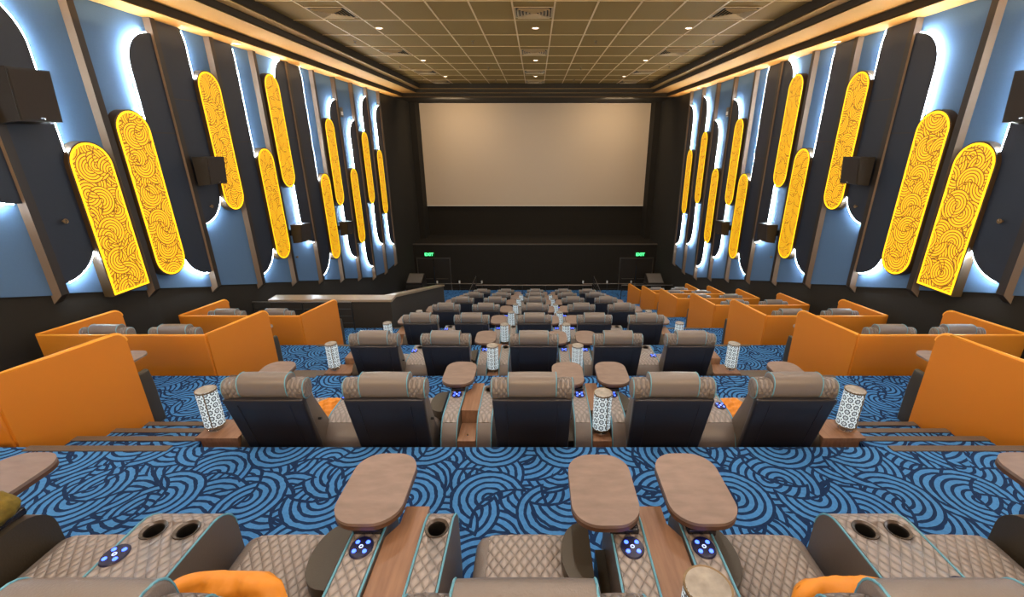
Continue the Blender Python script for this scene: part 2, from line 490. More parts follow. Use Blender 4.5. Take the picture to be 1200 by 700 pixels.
# front end of the coffer
for (y0, y1, zb, zt, xw) in ((CE, CE + 0.34, 2.50, 2.72, 5.92), (CE + 0.34, CE + 0.62, 2.34, 2.50, 6.68), (CE + 0.62, CE + 0.80, 2.17, 2.34, 7.2)):
    trim(MB().box(-xw, xw, y0, y1, Z0 + zb, Z0 + zb + 0.02), M['soffit'])
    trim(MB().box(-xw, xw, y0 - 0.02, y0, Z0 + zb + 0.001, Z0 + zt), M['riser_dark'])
trim(MB().box(-7.2, 7.2, CE + 0.80, FLOOR_END, Z0 + 2.17, Z0 + 2.19), M['front_wall'])
# exposed grid
for k in range(-6, 6):
    x = 0.445 + 0.89 * k
    trim(MB().box(x - 0.019, x + 0.019, -4.0, CE, Z0 + 2.708, Z0 + 2.72), M['grid'])
k = 0
y = 10.44 - 1.5 * 9
while y < CE:
    if y > -4: trim(MB().box(-5.66, 5.66, y - 0.016, y + 0.016, Z0 + 2.710, Z0 + 2.7195), M['grid'])
    y += 1.5

# side walls: rib rhythm, blue panels, backlit half capsules, yellow light boxes
def rib_y(k): return 6.25 + 1.555 * k
def rake(y): return max(-0.41 - 0.28 * y, -5.85)
CROWN = 2.165
PT = {-1: 'left', 1: 'right'}

def wall_x(sgn, d): return sgn * (W - d)
def slab(sgn, poly, d0, d1, mb=None, mi=0, mi_side=None):
    mb = mb or MB()
    return mb.prism([(p[0], p[1] + Z0) for p in poly], wall_x(sgn, d0), wall_x(sgn, d1), 'x', mi, mi_side)

for sgn in (-1, 1):
    for k in range(-6, 10):
        y0, y1 = rib_y(k), rib_y(k + 1)
        slab_mb = slab(sgn, [(y0 + 0.05, rake(y0)), (y1 - 0.05, rake(y1)), (y1 - 0.05, CROWN), (y0 + 0.05, CROWN)], 0.001, 0.03)
        trim(slab_mb, M['blue_wall'])
    for k in range(-6, 11):
        y = rib_y(k); zb = rake(y) - 0.14
        mb = MB()
        x0, x1 = wall_x(sgn, 0.001), wall_x(sgn, 0.16)
        xa, xb = min(x0, x1), max(x0, x1)
        zt = Z0 + CROWN; z0 = Z0 + zb
        xi = x1  # room side
        xw = x0
        v = [(xw, y - 0.06, z0), (xi, y - 0.06, z0 + 0.14), (xi, y + 0.06, z0 + 0.14), (xw, y + 0.06, z0),
             (xw, y - 0.06, zt), (xi, y - 0.06, zt), (xi, y + 0.06, zt), (xw, y + 0.06, zt)]
        mb.add(v, [(0, 4, 7, 3), (1, 2, 6, 5), (3, 7, 6, 2), (0, 3, 2, 1), (4, 5, 6, 7)], 1)
        mb.add([v[0], v[1], v[5], v[4]], [(0, 1, 2, 3)], 0)
        trim(mb, [M['rib_side'], M['rib']])

def strip_out(i, n): return 1.0

def half_capsule(yr, ye, z0, z1):
    """outline attached to the rib line yr, rounded at ye; open polyline from bottom to top, and the closed polygon"""
    r = abs(ye - yr); s = 1 if ye > yr else -1
    n = 12; pts = []
    for i in range(n + 1):
        a = i / n * PI / 2
        pts.append((yr + s * r * math.sin(a), z0 + r - r * math.cos(a)))
    for i in range(n + 1):
        a = i / n * PI / 2
        pts.append((yr + s * r * math.cos(a), z1 - r + r * math.sin(a)))
    out = [pts[0]]
    for a, b in zip(pts, pts[1:]):
        if b[1] <= CROWN - 0.01: out.append(b)
        elif a[1] <= CROWN - 0.01:
            t = (CROWN - 0.01 - a[1]) / (b[1] - a[1])
            out.append((a[0] + (b[0] - a[0]) * t, CROWN - 0.01)); break
    line = out
    poly = list(out)
    if abs(poly[-1][0] - yr) > 1e-4: poly.append((yr, poly[-1][1]))
    return line, poly

E = 0.065
halves = [  # bay, side of bay, edge, z0, z1, glow
    (-3, 'R', 2.45, -1.6, 2.4, 1), (-2, 'L', 3.85, -2.0, 1.6, 1),
    (-1, 'R', 5.50, -0.80, 2.9, 1),
    (0, 'L', 7.00, -2.02, 1.95, 1),
    (1, 'R', 8.65, -2.68, 1.90, 1),
    (2, 'L', 10.15, -1.66, 2.55, 1),
    (3, 'L', 11.70, -3.25, 2.60, 1),
    (4, 'R', 13.32, -3.02, 2.20, 1),
    (5, 'L', 14.85, -4.20, 2.60, 1),
    (6, 'R', 16.42, -4.30, 1.43, 1),
    (7, 'R', 17.97, -5.10, 0.82, 1),
    (8, 'R', 19.50, -4.45, 1.80, 1),
    (9, 'R', 21.08, -4.80, 1.57, 1),
]
ORD = ['first', 'second', 'third', 'fourth', 'fifth', 'sixth', 'seventh', 'eighth', 'ninth', 'tenth', 'eleventh', 'twelfth', 'thirteenth']
for sgn in (-1, 1):
    for j, (bay, side, ye, z0, z1, glow) in enumerate(halves):
        yr = rib_y(bay) + E if side == 'L' else rib_y(bay + 1) - E
        line, poly = half_capsule(yr, ye, z0, z1)
        root = empty('backlit_wall_panel', (wall_x(sgn, 0.03), (yr + ye) / 2, Z0 + z0))
        tag(root, 'navy backlit rounded panel on the %s wall, %s counted from the screen' % (PT[sgn], ORD[len(halves) - 1 - j]),
            'wall panel', 'rounded backlit wall panels')
        L = root.location
        body = slab(sgn, poly, 0.102, 0.115)
        body.v = [(a - L.x, b - L.y, c - L.z) for a, b, c in body.v]
        body.build('panel', M['dark_wall'], root, smooth=False)
        s = 1 if side == 'L' else -1
        # strip tucked just behind the edge
        ctr = ((yr + ye) / 2, (z0 + z1) / 2)
        strip = MB().tube([(wall_x(sgn, 0.104) - L.x, p[0] + s * 0.010 * strip_out(i, len(line)) - L.y, p[1] + Z0 - L.z + (-0.006 if p[1] < ctr[1] else 0.006)) for i, p in enumerate(line) if 0 < i < len(line) - 1], 0.006, 6)
        strip.build('light_strip', M['halo'], root)
        # spacer that holds the panel off the wall
        yc = yr + s * 0.15
        sp = MB().box(*sorted((wall_x(sgn, 0.031) - L.x, wall_x(sgn, 0.101) - L.x)), yc - 0.05 - L.y, yc + 0.05 - L.y, 0.25, min(z1, CROWN) - z0 - 0.25)
        sp.build('spacer', M['rib'], root)
        zs = (z0 + min(z1, CROWN)) / 2 + 0.55
        if z1 - z0 > 3.5:
            jn = MB().box(*sorted((wall_x(sgn, 0.1145) - L.x, wall_x(sgn, 0.117) - L.x)), min(yr, ye) - L.y + 0.01, max(yr, ye) - L.y - 0.01, zs - z0, zs - z0 + 0.02)
            jn.build('joint', M['rib'], root)

def capsule(y0, y1, z0, z1, inset=0.0, flat=False, n=16):
    y0 += inset; y1 -= inset; z0 += inset; z1 -= inset
    r = (y1 - y0) / 2; c = (y0 + y1) / 2
    pts = []
    if flat: pts += [(y0, z0), (y1, z0)]
    else:
        for i in range(n + 1):
            a = PI + PI * i / n
            pts.append((c + r * math.cos(a), z0 + r + r * math.sin(a)))
    for i in range(n + 1):
        a = PI * i / n
        pts.append((c + r * math.cos(a), z1 - r + r * math.sin(a)))
    return pts
boxes = [  # y0, y1, z0, z1, flat
    (6.93, 7.67, -2.44, 0.02, True), (7.90, 8.62, -2.44, 0.54, False), (10.12, 10.84, -1.51, 1.45, False),
    (11.68, 12.40, -3.09, -0.13, False), (12.62, 13.33, -1.23, 1.73, False), (14.83, 15.54, -3.90, -0.97, False),
    (15.78, 16.48, -2.16, 0.79, False), (17.30, 18.00, -3.88, -0.93, False), (18.92, 19.62, -2.50, 0.43, False),
    (20.50, 21.20, -3.18, -0.29, False)]
for sgn in (-1, 1):
    for j, (y0, y1, z0, z1, flat) in enumerate(boxes):
        root = empty('wall_light', (wall_x(sgn, 0.13), (y0 + y1) / 2, Z0 + z0))
        tag(root, 'glowing yellow %s with swirl pattern, %s wall, %s from the screen' % ('flat-bottomed light box' if flat else 'capsule light box', PT[sgn], ORD[len(boxes) - 1 - j]),
            'wall light', 'yellow capsule wall lights')
        L = root.location
        def sh(mb): mb.v = [(a - L.x, b - L.y, c - L.z) for a, b, c in mb.v]; return mb
        sh(slab(sgn, capsule(y0, y1, z0, z1, 0.0, flat), 0.03, 0.185)).build('housing', M['box_side'], root)
        rim = MB()
        outer = capsule(y0, y1, z0, z1, 0.022, flat); inner = capsule(y0, y1, z0, z1, 0.055, flat)
        xx = wall_x(sgn, 0.192); xb = wall_x(sgn, 0.180)
        n = len(outer)
        rim.add([(xx, p[0], p[1] + Z0) for p in outer] + [(xx, p[0], p[1] + Z0) for p in inner] + [(xb, p[0], p[1] + Z0) for p in outer] + [(xb, p[0], p[1] + Z0) for p in inner],
                [(i, (i + 1) % n, n + (i + 1) % n, n + i) for i in range(n)] + [(i, 2 * n + i, 2 * n + (i + 1) % n, (i + 1) % n) for i in range(n)] + [(n + i, n + (i + 1) % n, 3 * n + (i + 1) % n, 3 * n + i) for i in range(n)])
        sh(rim).build('glowing_rim', M['rim_glow'], root, smooth=False)
        sh(slab(sgn, inner, 0.180, 0.189)).build('diffuser', M['lightbox'], root, smooth=False)

# surround speakers, hooks
spk = [(6.50, 0.58, 0.74), (9.66, -0.57, 0.62), (12.78, -2.50, 0.58), (15.9, -2.93, 0.54)]
for sgn in (-1, 1):
    for j, (y, z, sz) in enumerate(spk):
        root = empty('surround_speaker', (wall_x(sgn, 0.13), y, Z0 + z))
        tag(root, 'dark wedge surround speaker on the %s wall, %s from the screen' % (PT[sgn], ORD[3 - j]), 'speaker', 'surround speakers on the side walls')
        hz = sz * 0.46; w_ = sz * 0.38; d = 0.36
        s = -sgn
        cab = MB()
        v = [(s * 0.07, -w_, -hz), (s * 0.07, w_, -hz), (s * 0.07, w_, hz), (s * 0.07, -w_, hz),
             (s * d * .85, -w_ * 0.9, -hz * 0.92), (s * d * 1.15, w_ * 0.7, -hz * 0.92), (s * d * 1.3, w_ * 0.7, hz), (s * d, -w_ * 0.9, hz)]
        cab.add(v, [(0, 1, 2, 3), (0, 4, 5, 1), (1, 5, 6, 2), (2, 6, 7, 3), (3, 7, 4, 0), (4, 7, 6, 5)])
        cab.build('cabinet', M['speaker'], root, smooth=False)
        a, b, c, d_ = [Vector(v[i]) for i in (4, 5, 6, 7)]
        cc = (a + b + c + d_) / 4; nrm = (b - a).cross(d_ - a).normalized()
        if nrm.x * s < 0: nrm = -nrm
        pts = [cc + (p - cc) * 0.92 + nrm * 0.012 for p in (a, b, c, d_)] + [cc + (p - cc) * 0.92 for p in (a, b, c, d_)]
        MB().add(pts, [(0, 1, 2, 3), (0, 4, 5, 1), (1, 5, 6, 2), (2, 6, 7, 3), (3, 7, 4, 0)]).build('grille', M['grille'], root, smooth=False)
        MB().box(*sorted((-s * (0.0148 if j < 2 else 0.099), s * 0.07)), -0.06, 0.06, -0.08, 0.08).build('bracket', M['black'], root)
        lp = cc + (a - cc) * 0.2 + (b - cc) * 0.2 + Vector((0, 0, -hz * 0.45)) + nrm * 0.014
        MB().box(lp.x - 0.006, lp.x + 0.006, lp.y - 0.03, lp.y + 0.03, lp.z - 0.008, lp.z + 0.008).build('badge', M['chrome'], root)
    for j, (y, z) in enumerate(((6.62, -1.12), (9.72, -1.32), (12.85, -3.25))):
        hk = MB().tube([(0, 0, 0), (-sgn * 0.05, 0, 0)], 0.014, 8).tube([(-sgn * 0.05, 0.03 * math.cos(a), 0.03 * math.sin(a)) for a in [i * PI / 6 for i in range(12)]], 0.009, 6, closed=True)
        o = hk.build('wall_hook', M['brass'], None, loc=(wall_x(sgn, 0.115 if j < 2 else 0.03), y, Z0 + z))
        tag(o, 'small brass ring hook on the %s wall, %s from the camera end' % (PT[sgn], ORD[j]), 'hook', 'brass hooks on the side walls')
    # small grey socket box high on a rib bay near the screen
    bx = MB().rbox(*sorted((0, -sgn * 0.08)), -0.12, 0.12, -0.16, 0.16, 0.01, 2)
    bx.add([], [])
    root = bx.build('ceiling_sensor', M['grey'], None, loc=(wall_x(sgn, 0.031), 17.5, Z0 + 1.05))
    tag(root, 'small grey box high on the %s wall near the screen' % PT[sgn], 'wall box', None)
    MB().box(*sorted((-sgn * 0.08, -sgn * 0.09)), -0.08, 0.08, -0.10, 0.02).build('face', M['white'], root)

# ------------------------------------------------------------------ screen end
Y = FLOOR_END
scr = empty('cinema_screen', (0, Y - 0.15, Z0 - 3.76))
tag(scr, 'wide blank beige projection screen on the dark front wall', 'screen')
sw, sh_ = 6.98, 5.91
MB().box(-sw, sw, -0.03, 0.0, 0, sh_).build('screen_surface', M['screen'], scr)
fr = MB()
for a in ((-sw - 0.04, sw + 0.04, -0.04, sh_ * 0 + 0.0), ):
    fr.box(-sw - 0.04, sw + 0.04, -0.045, 0.02, -0.05, 0.0); fr.box(-sw - 0.04, sw + 0.04, -0.045, 0.02, sh_, sh_ + 0.04)
    fr.box(-sw - 0.04, -sw, -0.045, 0.02, 0, sh_); fr.box(sw, sw + 0.04, -0.045, 0.02, 0, sh_)
fr.build('screen_border', M['screen_edge'], scr)
MB().box(-sw + 0.3, sw - 0.3, 0.0, 0.145, 0.3, sh_ - 0.3).build('mounting_frame', M['black'], scr)

# raised platform below the screen
PF = 25.4; PTOP = Z0 - 5.68
trim(MB().box(-W, W, PF, FLOOR_END, 0.0, PTOP), M['front_wall'])
trim(MB().box(-W, W, PF - 0.05, PF + 0.10, PTOP, PTOP + 0.05), mat('platform_lip', (0.09, 0.075, 0.06), 0.5))
for sgn in (-1, 1):   # drapes returning beside the platform
    trim(MB().box(*sorted((sgn * W, sgn * (W - 0.35))), 27.2, FLOOR_END, PTOP, Z0 + 2.17), M['front_wall'])
# exit doors and signs
DN = [0]
for sgn in (-1, 1):
    DN[0] += 1
    x0, x1 = sorted((sgn * 5.1, sgn * 7.0)); zt = Z0 - 6.52
    d = empty('door_%d' % DN[0], ((x0 + x1) / 2, PF, 0)); d['kind'] = 'structure'
    cx = (x0 + x1) / 2
    fr = MB(); fr.box(x0 - cx - 0.06, x1 - cx + 0.06, -0.05, -0.001, zt, zt + 0.07)
    fr.box(x0 - cx - 0.06, x0 - cx, -0.05, -0.001, 0, zt); fr.box(x1 - cx, x1 - cx + 0.06, -0.05, -0.001, 0, zt)
    fr.build('door_frame', M['rail'], d)
    for q in (-1, 1):
        a, b = sorted((q * 0.015, q * (x1 - x0) / 2))
        lf = MB().box(a, b, -0.035, -0.002, 0.01, zt).build('door_leaf', M['door'], d)
        MB().tube([(q * 0.12, -0.035, 1.0), (q * 0.12, -0.09, 1.0), (q * 0.8, -0.09, 1.0), (q * 0.8, -0.035, 1.0)], 0.015, 6).build('push_bar', M['rail'], d)
    MB().box(-0.014, 0.014, -0.04, -0.002, 0.01, zt).build('door_light_leak', M['chrome'], d)  # bright metal strip stands in for light leaking between the leaves
    sx = -6.27 if sgn < 0 else 6.22
    es = empty('exit_sign', (sx, PF - 0.05, Z0 - 6.38))
    tag(es, 'green lit EXIT sign above the %s door beside the screen platform' % PT[sgn], 'exit sign', 'green exit signs')
    MB().rbox(-0.30, 0.30, -0.05, 0.04, 0.0, 0.26, 0.015, 2).build('housing', M['exit_face'], es)
    cu = bpy.data.curves.new('exit_text', 'FONT'); cu.body = 'EXIT'; cu.size = 0.25; cu.extrude = 0.004
    cu.align_x = 'CENTER'; cu.align_y = 'CENTER'; cu.offset = 0.006
    to = bpy.data.objects.new('tmp', cu); COL.objects.link(to)
    bpy.context.view_layer.update()
    me = bpy.data.meshes.new_from_object(to.evaluated_get(bpy.context.evaluated_depsgraph_get()))
    bpy.data.objects.remove(to)
    me.materials.clear(); me.materials.append(M['exit'])
    lt = bpy.data.objects.new('lettering', me); COL.objects.link(lt); lt.parent = es
    lt.location = (0, -0.056, 0.13); lt.rotation_euler = (PI / 2, 0, 0)
    # wedge monitor on a black plinth near the wall end
    wx = sgn * 6.35
    pl = MB().rbox(wx - 0.45, wx + 0.45, 21.9, 22.8, fz(8), fz(8) + 0.62, 0.02, 2).build('plinth', M['lower_wall'])
    tag(pl, 'black square plinth under the wedge speaker at the %s end of the walkway' % PT[sgn], 'plinth', None)
    wd = empty('wedge_speaker', (wx, 22.35, fz(8) + 0.62))
    tag(wd, 'grey slanted wedge speaker beside the %s wall near the screen' % PT[sgn], 'speaker', 'wedge speakers by the screen')
    MB().prism([(-0.42, 0.0), (0.42, 0.0), (0.42, 0.42), (0.30, 0.42), (-0.42, 0.12)], -0.42, 0.42, 'x').build('cabinet', M['speaker'], wd, smooth=False)
    v = [Vector((-0.38, -0.41, 0.135)), Vector((0.38, -0.41, 0.135)), Vector((0.38, 0.28, 0.425)), Vector((-0.38, 0.28, 0.425))]
    nn = Vector((0, -0.39, 0.92)).normalized() * 0.02
    MB().add([p + nn for p in v] + v, [(0, 1, 2, 3), (0, 4, 5, 1), (1, 5, 6, 2), (2, 6, 7, 3), (3, 7, 4, 0)]).build('grille', M['grey'], wd, smooth=False)

# railings
def railing(x0, x1, y, zf, h, label, bars=3, rr=0.022, topcaps=False, y1=None, zf1=None, step=1.2):
    y1 = y if y1 is None else y1; zf1 = zf if zf1 is None else zf1
    r = empty('railing', (x0, y, zf)); tag(r, label, 'railing', None)
    D = Vector((x1 - x0, y1 - y, zf1 - zf))
    MB().tube([(0, 0, h), tuple(D + Vector((0, 0, h)))], rr, 8).build('handrail', M['rail'], r)
    n = max(1, round(D.length / step))
    for i in range(n + 1):
        p = D * (i / n)
        MB().tube([tuple(p), tuple(p + Vector((0, 0, h - rr)))], 0.018, 6).build('post', M['black'], r)
        if topcaps: MB().rbox(p.x - 0.04, p.x + 0.04, p.y - 0.03, p.y + 0.03, h + rr, h + 0.18, 0.01, 2).build('bracket', M['white'], r)
    for i in range(1, bars + 1):
        z = h * i / (bars + 1)
        MB().tube([(0, 0, z), tuple(D + Vector((0, 0, z)))], 0.010, 6).build('bar', M['black'], r)
    return r
railing(-3.0, 2.9, 21.2, fz(8), 0.87, 'long dark handrail behind the row nearest the screen', 1, 0.03)
railing(4.4, 7.0, 21.2, fz(8), 0.87, 'dark handrail between the orange booths and the wedge speaker', 2, 0.025)
railing(-7.0, -3.1, 24.4, 0.0, 0.98, 'low rail with white brackets in front of the left exit door', 2, 0.025, True, step=1.3)
railing(2.8, 7.0, 24.4, 0.0, 0.98, 'low rail with white brackets in front of the right exit door', 2, 0.025, True, step=1.4)
railing(-3.2, -3.2, 20.0, fz(8), 0.85, 'short stair rail left of the row nearest the screen', 3, 0.02, False, 22.8, fz(8))
railing(3.2, 3.2, 20.0, fz(8), 0.85, 'short stair rail right of the row nearest the screen', 3, 0.02, False, 22.8, fz(8))
railing(-6.85, -4.45, 10.02, fz(3), 0.74, 'black rail behind the third orange booth on the left', 3, 0.018, step=1.2)
# vomitory parapet with sloping cap
pz0, pz1 = Z0 - 3.69, Z0 - 5.27
py0, py1 = 10.30, 16.4
trim(MB().box(-6.6, -3.58, py0, py0 + 0.30, fz(8), pz0 - 0.06), M['parapet'])
pm = MB()
pm.prism([(py0 + 0.30, fz(8)), (py1, fz(8)), (py1, pz1 - 0.06), (py0 + 0.30, pz0 - 0.06)], -3.62 - 0.12, -3.58, 'x')
trim(pm, M['parapet'])
cap = MB()
cap.box(-6.62, -3.54, py0 - 0.03, py0 + 0.34, pz0 - 0.06, pz0)
cap.prism([(py0 + 0.34, pz0 - 0.06), (py1 + 0.02, pz1 - 0.06), (py1 + 0.02, pz1), (py0 + 0.34, pz0)], -3.84, -3.54, 'x')
trim(cap, M['counter'])
# side wall closing the walkway below the parapet
# ------------------------------------------------------------------ recliner
def make_recliner():
    r = empty('recliner')
    tag(r, 'x', 'recliner', 'grey leather recliners')
    # origin: centre line, rear edge of the row, floor
    MB().rbox(-0.28, 0.28, 0.42, 1.04, 0.03, 0.27, 0.03, 2).build('base', M['bolster'], r)
    def seatfn(x, y, z):
        t = max(0, 1 - (x / 0.30) ** 2)
        return (x, y, z + 0.018 * t * (1 if z > 0.38 else 0))
    cu = MB().rbox(-0.284, 0.284, 0.50, 1.09, 0.27, 0.45, 0.06, 4, seatfn).build('seat', M['leather'], r)
    def qf(x, y, z):
        t = max(0, 1 - (x / 0.30) ** 2)
        return (x, y, z + 0.018 * t)
    MB().rbox(-0.225, 0.225, 0.56, 1.075, 0.40, 0.456, 0.028, 3, qf).build('quilted_pad', M['quilt'], cu)
    MB().rbox(-0.275, 0.275, 1.05, 1.12, 0.06, 0.40, 0.03, 3).build('footrest', M['leather'], r)
    # backrest: thick wedge, leaning back
    def lean(x, y, z):
        t = (z - 0.12) / 0.95
        return (x * (0.93 + 0.07 * t), y - 0.24 * t, z)
    MB().rbox(-0.29, 0.29, 0.37, 0.54, 0.30, 1.10, 0.06, 4, lean).build('backrest', M['quilt'], r)
    # side cheeks, warmer leather, carry the shell
    for s in (-1, 1):
        MB().rbox(*sorted((s * 0.275, s * 0.322)), 0.30, 0.66, 0.12, 1.16, 0.024, 3,
                  lambda x, y, z: (x * (0.88 + 0.12 * (z - 0.12) / 0.95), y - 0.24 * (z - 0.12) / 0.95 - (0.24 * (y - 0.30) / 0.36) * max(0, (z - 0.35) / 0.8), z)).build('side_cheek', M['side'], r)
    sh = MB()
    sh.rbox(-0.330, 0.330, 0.275, 0.35, 0.12, 1.10, 0.022, 3, lean)
    so = sh.build('back_shell', M['shell'], r)
    for s in (-1, 1):
        pts = []
        for i in range(9):
            z = 0.16 + 0.88 * i / 8; t = (z - 0.12) / 0.95
            pts.append((s * 0.215 * (0.93 + 0.07 * t), 0.273 - 0.24 * t, z))
        MB().tube(pts, 0.004, 5).build('seam', M['shell'], so)
    # headrest
    hp = roll(-0.205, 0.205, 0.14, 1.18, 0.082, 0.104, 0.016, 0.016, 0.03).build('headrest', M['leather'], r)
    for s in (-1, 1):
        ring(s * 0.197, 0.14, 1.18, 0.0815, 0.1035, 0.0042).build('piping', M['piping'], hp)
        a_, b_ = sorted((s * 0.19, s * 0.348))
        wg = roll(a_, b_, 0.130, 1.155, 0.074, 0.088, 0.03, 0.03, 0.02).build('headrest_wing', M['quilt_wing'], r)
        ring(s * 0.333, 0.130, 1.155, 0.0705, 0.0845, 0.0038).build('piping', M['piping'], wg)
    MB().rbox(-0.325, 0.325, 0.040, 0.07, 1.058, 1.074, 0.006, 2).build('zip_strip', M['side'], r)
    MB().tube([(0.318, 0.24, 0.78), (0.345, 0.24, 0.78)], 0.012, 8).build('recline_button', M['black'], r)
    return r

def arm_profile(rear=0.28, front=1.10, top=0.65, low=0.06):
    pts = [(front - 0.03, low), (front, low + 0.1), (front, top - 0.16)]
    n = 6
    for i in range(n + 1):
        a = i / n * PI / 2
        pts.append((front - 0.14 + 0.14 * math.cos(a), top - 0.14 + 0.14 * math.sin(a)))
    for i in range(n + 1):
        a = PI / 2 + i / n * (PI / 2) * 0.92
        pts.append((rear + 0.24 + 0.24 * math.cos(a), top - 0.34 + 0.34 * math.sin(a)))
    pts += [(rear + 0.0, low)]
    return pts

def arm(parent, x0, x1, holes=(), rear=0.28, top=0.65, name='armrest', quilt=True, plain=False):
    """one armrest body: side faces plain, upper face quilted"""
    pr = arm_profile(rear=rear, top=top)
    mb = MB(); mb.prism(pr, x0, x1, 'x', 0, 1)
    o = mb.build(name, [M['bolster'], M['bolster']] if plain else [M['side'], M['leather']], parent, smooth=True, ang=40)
    if holes: boolean_holes(o, [(hx, hy, 0.045) for hx, hy in holes], 0.10, top)
    # quilted pad laid along the top
    n = 14
    tp = [p for p in pr[3:-1]]
    pad_line = [(p[0], p[1]) for p in tp if p[1] > top - 0.05]
    if plain: return o
    if not holes:
        q = MB(); w = 0.012
        up = [(p[0], p[1] + 0.006) for p in pad_line]; dn = [(p[0], p[1] - 0.006) for p in reversed(pad_line)]
        q.prism(up + dn, x0 + w, x1 - w, 'x')
        q.build('quilted_pad', M['quilt'], o)
    else:
        q = MB(); w = 0.012
        up = [(p[0], p[1] + 0.006) for p in pad_line]; dn = [(p[0], p[1] - 0.006) for p in reversed(pad_line)]
        q.prism(up + dn, x0 + w, x1 - w, 'x')
        qo = q.build('quilted_pad', M['quilt'], o)
        boolean_holes(qo, [(hx, hy, 0.047) for hx, hy in holes], 0.10, top)
        for (hx, hy) in holes:
            c = MB().lathe([(0.0405, top - 0.085), (0.043, top + 0.004), (0.056, top + 0.011), (0.058, top + 0.007), (0.0445, top - 0.002), (0.0435, top - 0.09), (0.001, top - 0.09)][::-1], hx, hy, 0, 28, cap=False)
            co = c.build('cup_holder', M['cup_rim'], parent)
            MB().lathe([(0.040, top - 0.0845), (0.0422, top - 0.006)], hx, hy, 0, 28, cap=False).lathe([(0.0005, top - 0.084), (0.0402, top - 0.084)], hx, hy, 0, 28, cap=False).build('liner', M['cup'], co)
    for x in (x0 + 0.003, x1 - 0.003):
        MB().tube([(x, p[0] + (0.0), p[1] + 0.004) for p in tp], 0.0055, 6).build('piping', M['piping'], o)
    return o

def control_panel(parent, x, y, z=0.65):
    c = MB().lathe([(0.050, 0.0), (0.054, 0.006), (0.050, 0.013), (0.0, 0.014)], x, y, z + 0.002, 24, cap=False)
    c.v = [(a, y + (b - y) * 1.12, d) for a, b, d in c.v]
    o = c.build('control_panel', M['panel_face'], parent)
    for dx in (-1, 1):
        for dy in (-1, 1):
            MB().lathe([(0.0105, 0), (0.009, 0.004), (0, 0.005)], x + dx * 0.024, y + dy * 0.024, z + 0.0145, 10, cap=False).build('button', M['blue_led'], o)
    MB().tube([(x + 0.008 * math.cos(a), y + 0.008 * math.sin(a), z + 0.017) for a in [i * PI / 5 for i in range(10)]], 0.0025, 5, closed=True).build('power_button', M['white_led'], o)
    return o

def rr2d(w, l, r, n=8):
    pts = []
    for (cx, cy, a0) in ((w - r, l - r, 0), (-w + r, l - r, PI / 2), (-w + r, -l + r, PI), (w - r, -l + r, 1.5 * PI)):
        for i in range(n + 1):
            a = a0 + i / n * PI / 2
            pts.append((cx + r * math.cos(a), cy + r * math.sin(a)))
    return pts

def tray(parent, x, y, z=0.735, base=(0, 0)):
    t = MB().prism([(a + x, b + y) for a, b in rr2d(0.165, 0.245, 0.13)], z, z + 0.018, 'z').build('tray_table', M['tray'], parent)
    MB().prism([(a + x, b + y) for a, b in rr2d(0.166, 0.246, 0.131)], z - 0.022, z - 0.001, 'z').build('tray_rim', M['tray_edge'], t)
    bx, by = base
    MB().lathe([(0.045, 0.651), (0.045, 0.668), (0.022, 0.67), (0.022, z - 0.022)], bx, by, 0, 16).build('swivel_post', M['plastic'], t)
    MB().rbox(bx - 0.068, bx + 0.068, by - 0.055, by + 0.11, 0.64, 0.682, 0.008, 2).build('mount_plate', M['plastic'], t)
    return t

def wood_centre(parent, x0, x1, notch=1):
    yb = 0.60
    xn = 0.05
    xa, xb = x0, x1
    if notch < 0: poly = [(xa, 0.58), (xb, 0.58), (xb, 1.09), (xa + xn, 1.09), (xa + xn, 0.98), (xa, 0.90)]
    elif notch > 0: poly = [(xa, 0.58), (xb, 0.58), (xb, 0.90), (xb - xn, 0.98), (xb - xn, 1.09), (xa, 1.09)]
    else: poly = [(xa, 0.58), (xb, 0.58), (xb, 1.09), (xa, 1.09)]
    w = MB().prism(poly, 0.05, 0.632, 'z').build('wood_console', M['wood'], parent, smooth=False)
    rb = MB().rbox(x0, x1, 0.29, 0.565, 0.05, 0.50, 0.006, 2).build('rear_shelf', M['wood'], parent)
    return w, rb

def make_console_left():   # between second and third seat: control+tray on the left arm, cup holder on the right arm
    r = empty('seat_console'); tag(r, 'x', 'console', 'wood-topped consoles between the seats')
    arm(r, -0.235, -0.085)
    arm(r, 0.095, 0.235, holes=[(0.165, 0.93)])
    wood_centre(r, -0.080, 0.090, -1)
    control_panel(r, -0.16, 0.82)
    tray(r, -0.17, 1.11, base=(-0.16, 0.95))
    sc = MB().lathe([(0.012, 0.50), (0.010, 0.504), (0, 0.505)], 0.005, 0.38, 0, 12, cap=False).build('chrome_stud', M['chrome'], r)
    return r
def make_console_right():  # between third and fourth seat: control+tray on both arms
    r = empty('seat_console'); tag(r, 'x', 'console', 'wood-topped consoles between the seats')
    arm(r, -0.255, -0.095)
    MB().box(-0.305, -0.256, 0.42, 1.03, 0.03, 0.40).build('dark_gap_filler', M['bolster'], r)  # dark box added so the gap beside the seat reads black
    arm(r, 0.090, 0.228)
    wood_centre(r, -0.090, 0.085, 1)
    control_panel(r, -0.17, 0.82); control_panel(r, 0.160, 0.82)
    tray(r, -0.275, 1.10, base=(-0.19, 0.95)); tray(r, 0.20, 1.11, base=(0.18, 0.95))
    return r
def make_double_arm(mirror=1):
    r = empty('double_armrest'); tag(r, 'x', 'armrest', 'wide armrests with two cup holders')
    arm(r, -0.182, 0.182, holes=[(-0.075, 0.92), (0.085, 0.92)])
    control_panel(r, -0.135 * mirror, 0.78 if mirror > 0 else 0.62)
    return r
